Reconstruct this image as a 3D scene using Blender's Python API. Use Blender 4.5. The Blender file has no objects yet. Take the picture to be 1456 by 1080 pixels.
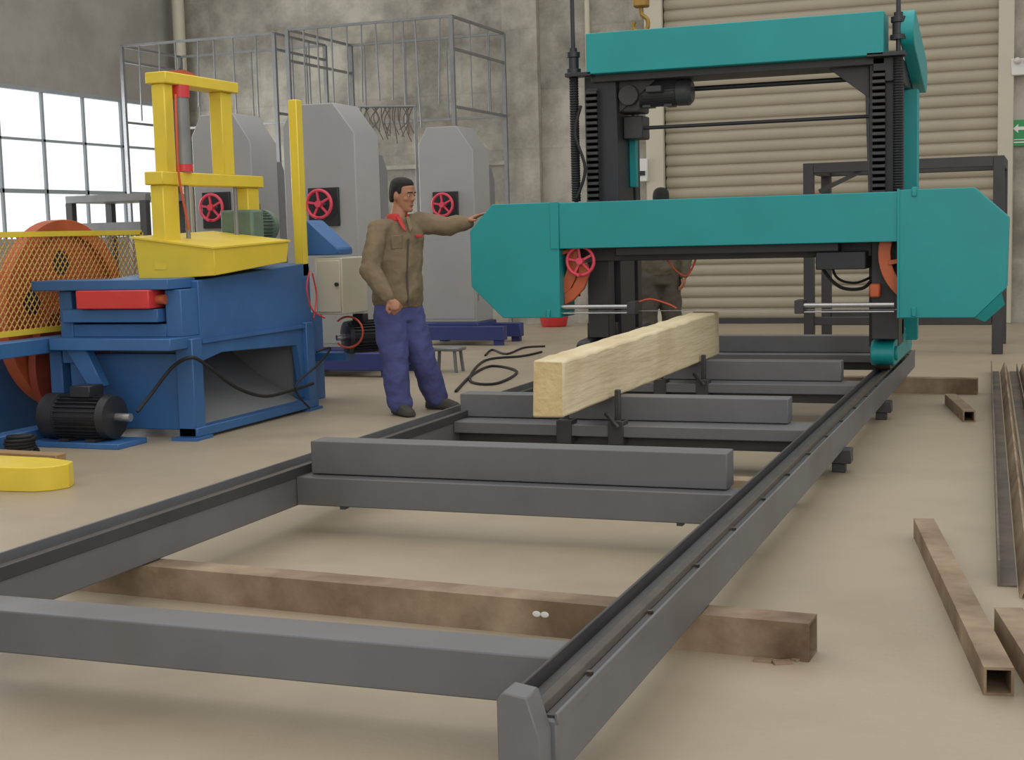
import bpy, bmesh, math, random
from mathutils import Vector, Matrix
random.seed(7)
S=bpy.context.scene; COL=S.collection
V=Vector
S.view_settings.view_transform='Standard'
# ---------------------------------------------------------------- camera
F=2016.0
vy=V((759,-233,F)).normalized()
vx=V((5378,68,-F)); vx=(vx-vx.dot(vy)*vy).normalized()
vz=vx.cross(vy)
R=V((vx.x,vy.x,vz.x)); DN=V((vx.y,vy.y,vz.y)); FW=V((vx.z,vy.z,vz.z))
C0=V((0,0,1.3))
cam=bpy.data.cameras.new('camera'); co=bpy.data.objects.new('camera',cam); COL.objects.link(co)
m=Matrix((R,-DN,-FW)).transposed().to_4x4(); m.translation=C0; co.matrix_world=m
cam.sensor_width=36; cam.lens=36*F/1456; cam.clip_end=200; S.camera=co
def ray(u,v): return R*((u-728)/F)+DN*((v-540)/F)+FW
def W(u,v,x=None,y=None,z=None,t=None):
    d=ray(u,v)
    if t is None:
        if x is not None: t=(x-C0.x)/d.x
        elif y is not None: t=(y-C0.y)/d.y
        else: t=(z-C0.z)/d.z
    return C0+d*t
# ---------------------------------------------------------------- materials
def lin(c):
    return tuple(((x/255)/12.92 if x/255<=.04045 else ((x/255+.055)/1.055)**2.4) for x in c)+(1,)
MATS={}
def mat(name,rgb,rough=.5,metal=0,var=.12,scale=3,bump=0,rgb2=None,emit=0,stretch=None,bscale=None,spec=.5,stain=0,sscale=1.5):
    if name in MATS: return MATS[name]
    M=bpy.data.materials.new(name); M.use_nodes=True; N=M.node_tree.nodes; L=M.node_tree.links
    b=N['Principled BSDF']; b.inputs['Roughness'].default_value=rough; b.inputs['Metallic'].default_value=metal
    b.inputs['Specular IOR Level'].default_value=spec
    tc=N.new('ShaderNodeTexCoord'); mp=N.new('ShaderNodeMapping'); L.new(tc.outputs['Object'],mp.inputs['Vector'])
    if stretch: mp.inputs['Scale'].default_value=stretch
    n=N.new('ShaderNodeTexNoise'); n.inputs['Scale'].default_value=scale; n.inputs['Detail'].default_value=6; n.inputs['Roughness'].default_value=.6
    L.new(mp.outputs[0],n.inputs['Vector'])
    r=N.new('ShaderNodeValToRGB'); r.color_ramp.elements[0].position=.3; r.color_ramp.elements[1].position=.7
    c=lin(rgb)
    if rgb2: c1,c2=c,lin(rgb2)
    else: c1=tuple(x*(1-var) for x in c[:3])+(1,); c2=tuple(min(1,x*(1+var)) for x in c[:3])+(1,)
    r.color_ramp.elements[0].color=c1; r.color_ramp.elements[1].color=c2
    L.new(n.outputs['Fac'],r.inputs[0]); out=r.outputs[0]
    if stain:
        n3=N.new('ShaderNodeTexNoise'); n3.inputs['Scale'].default_value=sscale; n3.inputs['Detail'].default_value=8; L.new(tc.outputs['Object'],n3.inputs['Vector'])
        r3=N.new('ShaderNodeValToRGB'); r3.color_ramp.elements[0].position=.52; r3.color_ramp.elements[1].position=.66
        r3.color_ramp.elements[0].color=(1,1,1,1); v_=1-stain; r3.color_ramp.elements[1].color=(v_,v_*.96,v_*.9,1); L.new(n3.outputs['Fac'],r3.inputs[0])
        mx=N.new('ShaderNodeMix'); mx.data_type='RGBA'; mx.blend_type='MULTIPLY'; mx.inputs[0].default_value=1
        L.new(out,mx.inputs[6]); L.new(r3.outputs[0],mx.inputs[7]); out=mx.outputs[2]
    L.new(out,b.inputs['Base Color'])
    if emit: L.new(out,b.inputs['Emission Color']); b.inputs['Emission Strength'].default_value=emit
    if bump:
        n2=N.new('ShaderNodeTexNoise'); n2.inputs['Scale'].default_value=bscale or scale*4; n2.inputs['Detail'].default_value=4
        L.new(mp.outputs[0],n2.inputs['Vector'])
        bp=N.new('ShaderNodeBump'); bp.inputs['Strength'].default_value=bump; bp.inputs['Distance'].default_value=.02
        L.new(n2.outputs['Fac'],bp.inputs['Height']); L.new(bp.outputs[0],b.inputs['Normal'])
    MATS[name]=M; return M
teal=mat('teal_paint',(18,142,144),.42,0,.07,2)
steel=mat('grey_painted_steel',(101,101,103),.45,0,.1,2.5,stain=.12)
steelD=mat('dark_steel',(58,57,58),.5,0,.18,4)
track=mat('bare_track_steel',(78,70,64),.42,.4,.3,8)
black=mat('black_metal',(40,41,45),.42,0,.15,5)
chrome=mat('bright_steel',(185,185,185),.25,.8,.1,5)
blue=mat('blue_paint',(56,102,156),.48,0,.14,3,stain=.15)
blueD=mat('deep_blue_paint',(50,60,116),.5,0,.1,3)
yellow=mat('yellow_paint',(224,198,64),.42,0,.07,3)
orange=mat('orange_paint',(186,92,54),.5,0,.14,4,stain=.18)
maroon=mat('shaded_orange_red',(140,60,44),.55,0,.12,4)  # shade put into colour: the orange flywheel's dark lower part
red=mat('red_paint',(205,58,58),.4,0,.08,4)
pink=mat('handwheel_red',(216,70,92),.4,0,.06,4)
greyM=mat('machine_grey_enamel',(154,154,153),.45,0,.05,1.5)
greyM2=mat('machine_darker_grey',(124,125,127),.5,0,.06,2)  # second, darker grey for rear covers, chute, inner plates and hinges
green=mat('green_grey_casting',(98,118,104),.5,0,.12,8)
beige=mat('beige_enamel',(190,184,164),.5,0,.04,3)
rust=mat('rusty_tube',(112,88,68),.72,.1,0,3.5,.3,(162,144,118),stain=.4,sscale=2.2)
rustg=mat('brown_grey_angle_steel',(84,78,72),.65,.1,0,3.5,.3,(122,110,96))
galv=mat('galvanised_rod',(128,129,130),.45,.3,.12,6)
wood=mat('fresh_timber',(220,207,174),.85,0,0,2.5,.35,(200,183,146),stretch=(4,.35,4),bscale=9,stain=.09,sscale=2.5)
woodend=mat('timber_end_grain',(216,195,148),.85,0,0,9,.4,(194,170,120),stain=.15,sscale=6)
plank=mat('brown_plank',(150,122,84),.8,0,.12,6,.3)
rubber=mat('black_rubber',(26,26,28),.6,0,.1,5)
hose=mat('orange_hose',(200,84,56),.5,0,.05,5)
skin=mat('skin',(160,112,86),.55,0,.05,12)
hairm=mat('black_hair',(22,20,20),.7,0,.3,60,.6)
jacketm=mat('brown_work_jacket',(118,103,80),.9,0,.12,7,.6,None,bscale=12)
jacket2=mat('olive_work_jacket',(96,90,74),.9,0,.12,9,.5,None,bscale=14)
trousm=mat('blue_work_trousers',(72,76,126),.9,0,.12,6,.6,None,bscale=10)
trous2=mat('dark_brown_trousers',(78,72,62),.9,0,.1,7,.5,None,bscale=12)
shoem=mat('grey_shoe',(66,64,60),.8,0,.15,12)
redcl=mat('red_cloth',(186,54,50),.85,0,.08,12)
white=mat('white_enamel',(215,214,208),.5,0,.03,3)
signg=mat('sign_green',(40,140,80),.5,0,.03,3)
brass=mat('worn_brass',(150,120,60),.5,.5,.2,10)
eyew=mat('eye_white',(205,198,190),.4,0,.01,3)
lipm=mat('lips',(128,78,66),.6,0,.03,5)
def floor_mat():
    M=bpy.data.materials.new('concrete_floor'); M.use_nodes=True; N=M.node_tree.nodes; L=M.node_tree.links
    b=N['Principled BSDF']; b.inputs['Roughness'].default_value=.46
    tc=N.new('ShaderNodeTexCoord')
    def noise(s,d=6):
        n=N.new('ShaderNodeTexNoise'); n.inputs['Scale'].default_value=s; n.inputs['Detail'].default_value=d
        L.new(tc.outputs['Object'],n.inputs['Vector']); return n
    def ramp(n,p0,p1,c0,c1):
        r=N.new('ShaderNodeValToRGB'); r.color_ramp.elements[0].position=p0; r.color_ramp.elements[1].position=p1
        r.color_ramp.elements[0].color=c0; r.color_ramp.elements[1].color=c1; L.new(n.outputs['Fac'],r.inputs[0]); return r
    def mul(a,b_,f):
        mx=N.new('ShaderNodeMix'); mx.data_type='RGBA'; mx.blend_type='MULTIPLY'; mx.inputs[0].default_value=f
        L.new(a,mx.inputs[6]); L.new(b_,mx.inputs[7]); return mx.outputs[2]
    r=ramp(noise(.35,4),.3,.7,lin((157,144,123)),lin((174,160,137)))
    r2=ramp(noise(3,10),.3,.55,(.88,.87,.86,1),(1,1,1,1))
    r4=ramp(noise(.9,9),.54,.72,(1,1,1,1),(.88,.87,.85,1))
    o=mul(r.outputs[0],r2.outputs[0],.7); o=mul(o,r4.outputs[0],.8); L.new(o,b.inputs['Base Color'])
    bp=N.new('ShaderNodeBump'); bp.inputs['Strength'].default_value=.1; bp.inputs['Distance'].default_value=.01; g=noise(40,3); L.new(g.outputs['Fac'],bp.inputs['Height']); L.new(bp.outputs[0],b.inputs['Normal'])
    return M
def wall_mat(name,c1,c2,mortar,bw=1.6,bh=.8,p0=.38,p1=.62):
    M=bpy.data.materials.new(name); M.use_nodes=True; N=M.node_tree.nodes; L=M.node_tree.links
    b=N['Principled BSDF']; b.inputs['Roughness'].default_value=.9
    tc=N.new('ShaderNodeTexCoord'); mp=N.new('ShaderNodeMapping'); mp.inputs['Rotation'].default_value=(math.pi/2,0,0); L.new(tc.outputs['Object'],mp.inputs['Vector'])
    n=N.new('ShaderNodeTexNoise'); n.inputs['Scale'].default_value=1.1; n.inputs['Detail'].default_value=10; n.inputs['Roughness'].default_value=.68; L.new(tc.outputs['Object'],n.inputs['Vector'])
    r=N.new('ShaderNodeValToRGB'); r.color_ramp.elements[0].position=p0; r.color_ramp.elements[1].position=p1; r.color_ramp.elements[0].color=lin(c1); r.color_ramp.elements[1].color=lin(c2); L.new(n.outputs['Fac'],r.inputs[0])
    k=N.new('ShaderNodeTexBrick'); k.inputs['Scale'].default_value=1; k.inputs['Brick Width'].default_value=bw; k.inputs['Row Height'].default_value=bh; k.inputs['Mortar Size'].default_value=.012
    k.inputs['Color1'].default_value=(1,1,1,1); k.inputs['Color2'].default_value=(.84,.84,.83,1); k.inputs['Mortar'].default_value=(mortar,)*3+(1,)
    L.new(mp.outputs[0],k.inputs['Vector'])
    mx=N.new('ShaderNodeMix'); mx.data_type='RGBA'; mx.blend_type='MULTIPLY'; mx.inputs[0].default_value=.7
    L.new(r.outputs[0],mx.inputs[6]); L.new(k.outputs[0],mx.inputs[7]); L.new(mx.outputs[2],b.inputs['Base Color'])
    return M
MF=floor_mat(); MW=wall_mat('stained_plaster_wall',(130,125,114),(182,177,164),.8); MWL=wall_mat('grey_side_wall',(152,149,142),(170,166,159),.9,3,1.2)
glass=mat('bright_window_pane',(222,226,228),.3,0,.04,.8,emit=1.0)
shut=mat('shutter_slats',(166,156,136),.55,0,.05,1.2)
frameG=mat('window_frame_grey',(150,158,163),.5,0,.05,3)
# ---------------------------------------------------------------- mesh builder
class MB:
    def __init__(s): s.bm=bmesh.new()
    def raw(s,vs,fs):
        vv=[s.bm.verts.new(v) for v in vs]
        for f in fs:
            try: s.bm.faces.new([vv[i] for i in f])
            except ValueError: pass
        return s
    def box(s,x0,x1,y0,y1,z0,z1):
        p=[(x,y,z) for z in (z0,z1) for y in (y0,y1) for x in (x0,x1)]
        return s.raw(p,[(0,2,3,1),(4,5,7,6),(0,1,5,4),(2,6,7,3),(0,4,6,2),(1,3,7,5)])
    def obox(s,c,size,M):
        p=[V(c)+M@V((x*size[0]/2,y*size[1]/2,z*size[2]/2)) for z in (-1,1) for y in (-1,1) for x in (-1,1)]
        return s.raw(p,[(0,2,3,1),(4,5,7,6),(0,1,5,4),(2,6,7,3),(0,4,6,2),(1,3,7,5)])
    def bar(s,p0,p1,w,h,up=(0,0,1)):
        p0,p1=V(p0),V(p1); d=(p1-p0); L=d.length; d.normalize(); up=V(up)
        if abs(d.dot(up))>.98: up=V((0,1,0))
        sx=d.cross(up).normalized(); u=sx.cross(d)
        M=Matrix((sx,d,u)).transposed()
        return s.obox((p0+p1)/2,(w,L,h),M)
    def prism(s,pts,vec):
        n=len(pts); vec=V(vec); a=[V(p) for p in pts]; b=[p+vec for p in a]
        return s.raw(a+b,[tuple(range(n)),tuple(range(2*n-1,n-1,-1))]+[(i,(i+1)%n,n+(i+1)%n,n+i) for i in range(n)])
    def pxz(s,pts,y0,y1): return s.prism([(x,y0,z) for x,z in pts],(0,y1-y0,0))
    def pyz(s,pts,x0,x1): return s.prism([(x0,y,z) for y,z in pts],(x1-x0,0,0))
    def rings(s,rs,closed=False,cap=True):
        n=len(rs[0]); vs=[[s.bm.verts.new(p) for p in r] for r in rs]
        m_=len(vs)
        for i in range(m_ if closed else m_-1):
            a,b=vs[i],vs[(i+1)%m_]
            for j in range(n): s.bm.faces.new((a[j],a[(j+1)%n],b[(j+1)%n],b[j]))
        if cap and not closed: s.bm.faces.new(vs[0][::-1]); s.bm.faces.new(vs[-1])
        return s
    def lathe(s,p,d,prof,seg=24):
        p,d=V(p),V(d).normalized(); a=d.orthogonal().normalized(); b=d.cross(a)
        return s.rings([[p+d*h+(a*math.cos(2*math.pi*k/seg)+b*math.sin(2*math.pi*k/seg))*max(r,1e-4) for k in range(seg)] for h,r in prof])
    def cyl(s,p0,p1,r0,r1=None,seg=20):
        p0,p1=V(p0),V(p1); return s.lathe(p0,p1-p0,[(0,r0),((p1-p0).length,r0 if r1 is None else r1)],seg)
    def tube(s,path,r,seg=8,closed=False):
        P=[V(p) for p in path]; n=len(P); rs=[]; a=None
        for i in range(n):
            if closed: d=P[(i+1)%n]-P[i-1]
            else: d=P[min(i+1,n-1)]-P[max(i-1,0)]
            d.normalize()
            if a is None: a=d.orthogonal().normalized()
            a=(a-d*a.dot(d)).normalized(); b=d.cross(a)
            rr=r[i] if isinstance(r,(list,tuple)) else r
            rs.append([P[i]+(a*math.cos(2*math.pi*k/seg)+b*math.sin(2*math.pi*k/seg))*rr for k in range(seg)])
        return s.rings(rs,closed)
    def torus(s,c,ax,R_,r,seg=36,ms=10):
        ax=V(ax).normalized(); a=ax.orthogonal().normalized(); b=ax.cross(a); c=V(c)
        return s.tube([c+(a*math.cos(2*math.pi*k/seg)+b*math.sin(2*math.pi*k/seg))*R_ for k in range(seg)],r,ms,True)
    def sph(s,c,r,M=None,seg=16,rg=10):
        if not isinstance(r,(tuple,list)): r=(r,r,r)
        M=M or Matrix.Identity(3); c=V(c); rs=[]
        for i in range(rg+1):
            th=math.pi*(i+.02)/(rg+.04)
            rs.append([c+M@V((r[0]*math.sin(th)*math.cos(2*math.pi*k/seg),r[1]*math.sin(th)*math.sin(2*math.pi*k/seg),-r[2]*math.cos(th))) for k in range(seg)])
        return s.rings(rs)
    def build(s,name,mt,parent=None,bevel=0,seg=1,sub=0,smooth=38):
        bm=s.bm; bmesh.ops.recalc_face_normals(bm,faces=bm.faces[:])
        for f in bm.faces: f.smooth=True
        for e in bm.edges:
            if len(e.link_faces)==2 and e.calc_face_angle(0)>math.radians(smooth): e.smooth=False
        me=bpy.data.meshes.new(name)
        off=V((0,0,0))
        if parent is None and len(bm.verts):
            xs=[v.co for v in bm.verts]
            off=V(((min(v.x for v in xs)+max(v.x for v in xs))/2,(min(v.y for v in xs)+max(v.y for v in xs))/2,min(v.z for v in xs)))
            bmesh.ops.translate(bm,verts=bm.verts[:],vec=-off)
        bm.to_mesh(me); bm.free(); me.materials.append(mt)
        o=bpy.data.objects.new(name,me); COL.objects.link(o); o.location=off
        if parent:
            o.parent=parent
            o.matrix_parent_inverse=Matrix.Translation(-parent.location) if (parent.type=='EMPTY' or parent.parent is None) else Matrix.Identity(4)
        if bevel:
            b=o.modifiers.new('bevel','BEVEL'); b.width=bevel; b.segments=seg; b.limit_method='ANGLE'; b.angle_limit=math.radians(40)
        if sub:
            b=o.modifiers.new('sub','SUBSURF'); b.levels=sub; b.render_levels=sub
        return o
def tag(o,label,cat,group=None):
    o['label']=label; o['category']=cat
    if group: o['group']=group
    return o
def thing(name,label,cat,loc,group=None):
    o=bpy.data.objects.new(name,None); COL.objects.link(o); o.location=loc; o.empty_display_size=.2
    return tag(o,label,cat,group)
def struct(o): o['kind']='structure'; return o
def smoothpath(P,n=6):
    P=[V(p) for p in P]; out=[]
    for i in range(len(P)-1):
        a=P[max(i-1,0)];b=P[i];c=P[i+1];d=P[min(i+2,len(P)-1)]
        for k in range(n):
            t=k/n; out.append(.5*((2*b)+(c-a)*t+(2*a-5*b+4*c-d)*t*t+(3*b-3*c+d-a)*t**3))
    out.append(P[-1]); return out
# ---------------------------------------------------------------- room
XL=-12.25; YB=18.5; H=6.5
struct(MB().box(-12.6,7,-4,18.9,-.2,0).build('floor',MF))
DX0,DX1=-4.73,-.56
wb=MB(); wb.box(-12.6,DX0,YB,YB+.35,0,H); wb.box(DX1,7,YB,YB+.35,0,H); wb.box(DX0,DX1,YB,YB+.35,5.2,H)
struct(wb.build('wall_back',MW))
wl=MB(); wy0,wy1,wz0,wz1=10.35,18.0,1.3,3.3
wl.box(XL-.35,XL,-4,wy0,0,H); wl.box(XL-.35,XL,wy1,YB+.02,0,H); wl.box(XL-.35,XL,wy0,wy1,0,wz0); wl.box(XL-.35,XL,wy0,wy1,wz1,H)
struct(wl.build('wall_left',MWL))
struct(MB().box(-6.95,-6.45,YB-.12,YB-.002,0,H).build('trim_1',MW))
jb=MB(); jb.box(DX0-.24,DX0,YB-.08,YB+.1,0,5.2); struct(jb.build('trim_2',beige,bevel=.01))
jb=MB(); jb.box(DX1,DX1+.18,YB-.08,YB+.1,0,5.2); struct(jb.build('trim_3',beige,bevel=.01))
struct(MB().box(-12.24,-6.96,YB-.03,YB-.002,2.2,2.26).build('trim_4',MW))
sh=MB(); prof=[]; z=.06; pitch=.145
while z<5.2:
    for k in range(8):
        a=k/8; prof.append((YB+.06-.024*math.sin(math.pi*a)**.6,z+a*pitch*.9))
    prof.append((YB+.07,z+pitch*.92)); prof.append((YB+.07,z+pitch*.98)); z+=pitch
a=[sh.bm.verts.new((DX0,y,z)) for y,z in prof]; b=[sh.bm.verts.new((DX1,y,z)) for y,z in prof]
for i in range(len(prof)-1): sh.bm.faces.new((a[i],b[i],b[i+1],a[i+1]))
door=struct(sh.build('door_1',shut,smooth=50))
MB().box(DX0,DX1,YB+.0,YB+.07,0,.07).build('bottom_rail',steelD,door)
Ys=[18.0-.85*k for k in range(10)]
for w in range(3):
    y1=Ys[w*3]; y0=Ys[w*3+3]
    fr=MB(); 
    fr.box(XL-.09,XL-.0,y0,y1,wz0,wz0+.06); fr.box(XL-.09,XL-.0,y0,y1,wz1-.05,wz1)
    for k in range(4):
        yy=Ys[w*3+k]; fr.box(XL-.08,XL-.02,yy-.02 if k<3 else yy,yy+.02 if k>0 else yy,wz0,wz1)
    for zz,hh in ((1.97,.026),(2.63,.016)): fr.box(XL-.08,XL-.02,y0,y1,zz-hh,zz+hh)
    wo=struct(fr.build('window_%d'%(w+1),frameG))
    MB().box(XL-.065,XL-.055,y0+.01,y1-.01,wz0+.01,wz1-.01).build('pane',glass,wo)
tag(MB().cyl((-12.02,YB-.18,0),(-12.02,YB-.18,6.4),.09).build('downpipe',beige),'thick pale pipe running up the corner of the back and left walls','pipe')
tag(MB().cyl((-5.75,YB-.06,0),(-5.75,YB-.06,6.4),.035).build('conduit',beige),'thin vertical conduit on back wall left of the roller shutter','pipe')
e=thing('switch_box','small white switch box on wall left of roller shutter','box',(-5.05,YB-.06,1.75))
p0=W(906,226,y=YB-.1); p1=W(922,258,y=YB-.1)
MB().box(p0.x,p1.x,YB-.15,YB-.082,p1.z,p0.z).build('box_body',white,e,.01); MB().box(p0.x+.03,p1.x-.03,YB-.165,YB-.15,p1.z+.08,p1.z+.14).build('switch',black,e)
p0=W(1438,171,y=YB-.05); p1=W(1468,207,y=YB-.05)
e=thing('exit_sign','green exit sign with white arrow on wall right of shutter','sign',(p0.x,YB-.04,p1.z))
MB().box(p0.x,p1.x,YB-.045,YB-.002,p1.z,p0.z).build('sign_panel',signg,e,.005)
cx=(p0.x+p1.x)/2; h=p0.z-p1.z; yq=YB-.052
ar=MB(); zc=p1.z+h*.68; ar.pxz([(p0.x+.02,zc),(p0.x+.08,zc+.055),(p0.x+.08,zc+.02),(p0.x+.15,zc+.02),(p0.x+.15,zc-.02),(p0.x+.08,zc-.02),(p0.x+.08,zc-.055)],yq,yq+.008)
ar.build('arrow_mark',white,e)
MB().box(p0.x+.03,p0.x+.15,yq,yq+.008,p1.z+.04,p1.z+.055).build('text_line',white,e); MB().box(p0.x+.03,p0.x+.15,yq,yq+.008,p1.z+.075,p1.z+.085).build('text_line',white,e)
fg=MB(); fx=p0.x+.205; fg.sph((fx,yq,zc+.05),(.014,.006,.014)); fg.bar((fx,yq,zc+.04),(fx-.01,yq,zc-.02),.008,.02); fg.bar((fx-.01,yq,zc-.02),(fx-.04,yq,zc-.06),.008,.014); fg.bar((fx-.01,yq,zc-.02),(fx+.03,yq,zc-.06),.008,.014); fg.bar((fx,yq,zc+.03),(fx-.035,yq,zc+.01),.008,.01)
fg.build('running_figure',white,e)
p0=W(1438,84,y=YB-.05); p1=W(1470,106,y=YB-.05)
e=thing('emergency_light','white emergency light box high on wall above exit sign','light',(p0.x,YB-.05,p1.z))
MB().box(p0.x,p1.x,YB-.1,YB-.002,p1.z,p0.z).build('light_body',white,e,.01); MB().sph((p0.x+.07,YB-.13,p0.z-.03),.04).build('lamp',eyew,e); MB().sph((p1.x-.07,YB-.13,p0.z-.03),.04).build('lamp',eyew,e)
# ---------------------------------------------------------------- rail bed
bed=thing('sawmill_bed','long grey steel sawmill track bed with cross beams lying across the floor','machine bed',(-2.07,7.2,.12))
Y0,Y1=2.79,11.75
def rail(lo,hi,sgn):
    b=MB().box(lo,hi,Y0,Y1,.12,.252).build('rail_beam',steel,bed,.006,2)
    MB().box(lo+.012,hi-.006,Y0+.01,Y1,.252,.258).build('track_plate',steelD,b)
    cxr=(lo+hi)/2+.006*sgn; t=MB(); t.pxz([(cxr-.022,.258),(cxr+.022,.258),(cxr+.014,.274),(cxr-.014,.274)],Y0+.02,Y1)
    t.build('track_rail',track,b,.002)
    lip=MB(); 
    if sgn>0: lip.box(lo-.006,lo+.003,Y0,Y1,.215,.290)
    else: lip.box(hi-.003,hi+.006,Y0,Y1,.245,.290)
    lip.build('edge_lip',steelD,b,.002)
    lip=MB()
    if sgn>0: lip.box(hi-.007,hi+.002,Y0,Y1,.24,.266)
    else: lip.box(lo-.002,lo+.007,Y0,Y1,.24,.3)
    lip.build('outer_lip',steel,b,.002)
    for k in range(16): 
        yy=Y0+.3+k*.55; MB().cyl((hi-.02,yy,.258),(hi-.02,yy,.267),.009,seg=6).build('rail_bolt',track,b)
rail(-1.085,-.97,1); rail(-3.185,-3.07,-1)
for x0 in (-1.078,-3.175):
    q=MB(); q.prism([(x0,2.71,0),(x0+.095,2.71,0),(x0+.095,2.71,.235),(x0+.068,2.71,.322),(x0+.014,2.71,.330),(x0,2.71,.312)],(0,.078,0)); q.build('end_post',steel,bed,.003,1)
for yc in (3.29,5.49,7.42,9.46,11.62):
    cb_=MB().box(-3.07,-1.085,yc-.075,yc+.075,.125,.25).build('cross_beam',steel,bed,.005,2)
    if yc>6:
        MB().box(-3.068,-1.09,yc-.23,yc-.076,.19,.252).build('front_ledge',steel,cb_,.004)
        MB().box(-3.068,-1.09,yc-.14,yc-.078,.122,.19).build('channel_web',steelD,cb_)
for i,(yc,xa,xb,zt) in enumerate(((5.55,-3.03,-1.17,.40),(7.46,-3.11,-1.25,.385),(9.52,-3.09,-1.25,.385),(11.62,-3.05,-1.2,.39))):
    MB().box(xa,xb,yc-.065,yc+.065,.2535,zt).build('bunk_beam',steel,bed,.005,2)
def stand(x,y,tall):
    s_=MB(); s_.pyz([(y-.2,.15),(y-.18,.15),(y-.18,.2),(y-.075,.2),(y-.075,.225),(y-.18,.225),(y-.18,.28),(y-.2,.28)],x-.035,x+.035)
    o=s_.build('clamp_bracket',steelD,bed,.004)
    for sx in (-.042,.03): MB().box(x+sx,x+sx+.012,y-.2,y-.09,.15,.275).build('clamp_cheek',steelD,o,.003)
    s2=MB(); s2.cyl((x,y-.14,.13),(x,y-.14,.33),.012); s2.build('clamp_screw',track,o)
    if tall:
        MB().box(x-.014,x+.014,y-.16,y-.125,.2,.44).build('log_stop',steelD,o,.004)
        MB().bar((x-.07,y-.14,.31),(x+.03,y-.25,.25),.02,.02).build('clamp_lever',steelD,o,.004)
for x,y,t_ in ((-2.42,7.38,0),(-2.13,7.38,1),(-2.42,9.42,0),(-2.13,9.42,1)): stand(x,y,t_)
for x,yy in ((-1.03,7.45),(-3.13,7.45),(-1.03,9.5)):
    l=MB(); l.box(x-.04,x+.10,yy-.05,yy+.05,.05,.125); l.box(x+.0,x+.07,yy-.03,yy+.03,0,.05); l.build('support_foot',steelD,bed,.004)
for x in (-2.85,-1.35): MB().box(x-.012,x+.012,5.42,5.46,.113,.126).build('weld_tab',steelD,bed)
def sq_tube(name,p0,p1,w,label,mt=rust,z=0,h=None):
    h=h or w; p0,p1=V(p0),V(p1); d=(p1-p0).normalized(); sx=V((d.y,-d.x,0)); wl_=.008
    q=MB(); L=(p1-p0)
    o_=[(-w/2,0),(w/2,0),(w/2,h),(-w/2,h)]; i_=[(-w/2+wl_,wl_),(w/2-wl_,wl_),(w/2-wl_,h-wl_),(-w/2+wl_,h-wl_)]
    P=lambda t,pr:[p0+L*t+sx*a+V((0,0,z+b_)) for a,b_ in pr]
    q.rings([P(0,o_),P(1,o_),P(1,i_),P(0,i_)],closed=True)
    return tag(q.build(name,mt),label,'steel tube')
t1=sq_tube('square_tube',(-3.45,4.36,0),(-.64,4.2,0),.117,'rusty square steel tube under near end of the grey bed')
for u in (757,769):
    p=W(u,885,y=4.15); q=MB(); yy=4.36+(p.x+3.45)*(-.16/2.81)-.0595; q.sph((p.x,yy,.072),(.014,.002,.010)); q.build('paint_spot',white,t1)
sq_tube('square_tube',(-3.3,6.55,0),(-1.10,6.5,0),.117,'rusty square tube under bed between first two raised bunks')
sq_tube('square_tube',(-3.4,11.1,0),(-.46,11.0,0),.117,'rusty square tube under the bed beside the carriage')
for k,(u,v) in enumerate(((1085,940),(1112,943),(1136,937))):
    p=W(u,v,z=0); q=MB(); M=Matrix.Rotation(.5*k,3,'Z'); q.obox(p+V((0,0,.004)),(.055,.03,.008),M); tag(q.build('steel_shim',rust),'small flat steel shim on floor under end of near square tube','shim','shims under the near tube')
sq_tube('square_tube',(-.105,3.98,0),(-.455,5.95,0),.08,'rusty square tube lying alone on floor right of the bed')
sq_tube('square_tube',(.06,3.8,0),(-.095,4.6,0),.085,'short rusty square tube at the right edge of the photo')
pp=W(1378,600,z=0); sq_tube('square_tube',pp,(pp.x-.17,pp.y+.9,0),.075,'short square steel offcut on floor behind the long tubes')
for k in range(4):
    q=MB(); xa,xb=-.145+.075*k,-.42+.075*k; ya=5.05+(.25,.0,.3,.1)[k]*.6; yb=12.6; p=V((xa,ya,0)); d=V((xb-xa,yb-ya,0)); sx=V((d.y,-d.x,0)).normalized()
    pr=[[(0,0),(.065,0),(.065,.007),(.008,.007),(.008,.095),(0,.095)],[(0,0),(.008,0),(.034,.07),(.056,0),(.064,0),(.038,.085),(.03,.085)],[(0,0),(.06,0),(.06,.075),(.053,.075),(.053,.008),(0,.008)],[(0,0),(.008,0),(.03,.06),(.05,0),(.058,0),(.034,.075),(.026,.075)]][k]
    q.prism([p+sx*a+V((0,0,b_)) for a,b_ in pr],d)
    tag(q.build('steel_angle_bar',rustg if k%2==0 else rust),['leftmost long brown grey steel angle bar along right side of floor','peaked rusty angle bar second from left in the steel bundle','third long brown grey angle bar in the bundle at right','outermost rusty angle bar at the right edge of photo'][k],'steel bar')
tb=thing('timber_beam','pale sawn square timber resting on the bed bunks under the saw','timber',(-2.25,8.2,.386))
q=MB()
A=[V(p) for p in ((-2.34,6.47,.387),(-2.185,6.50,.387),(-2.18,6.50,.668),(-2.33,6.47,.675))]; Bq=[V(p) for p in ((-2.33,9.86,.387),(-2.15,9.86,.387),(-2.145,9.86,.698),(-2.32,9.86,.703))]
rs=[]
for k in range(34):
    t=k/33; rs.append([A[i].lerp(Bq[i],t)+V((random.uniform(-.004,.004),0,0 if i<2 else random.uniform(-.008,.0))) for i in range(4)])
q.rings(rs); q.build('timber',wood,tb,.012,2)
MB().prism([(-2.332,6.464,.396),(-2.195,6.494,.396),(-2.192,6.494,.656),(-2.322,6.464,.662)],(0,.008,0)).build('end_grain',woodend,tb)
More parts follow.
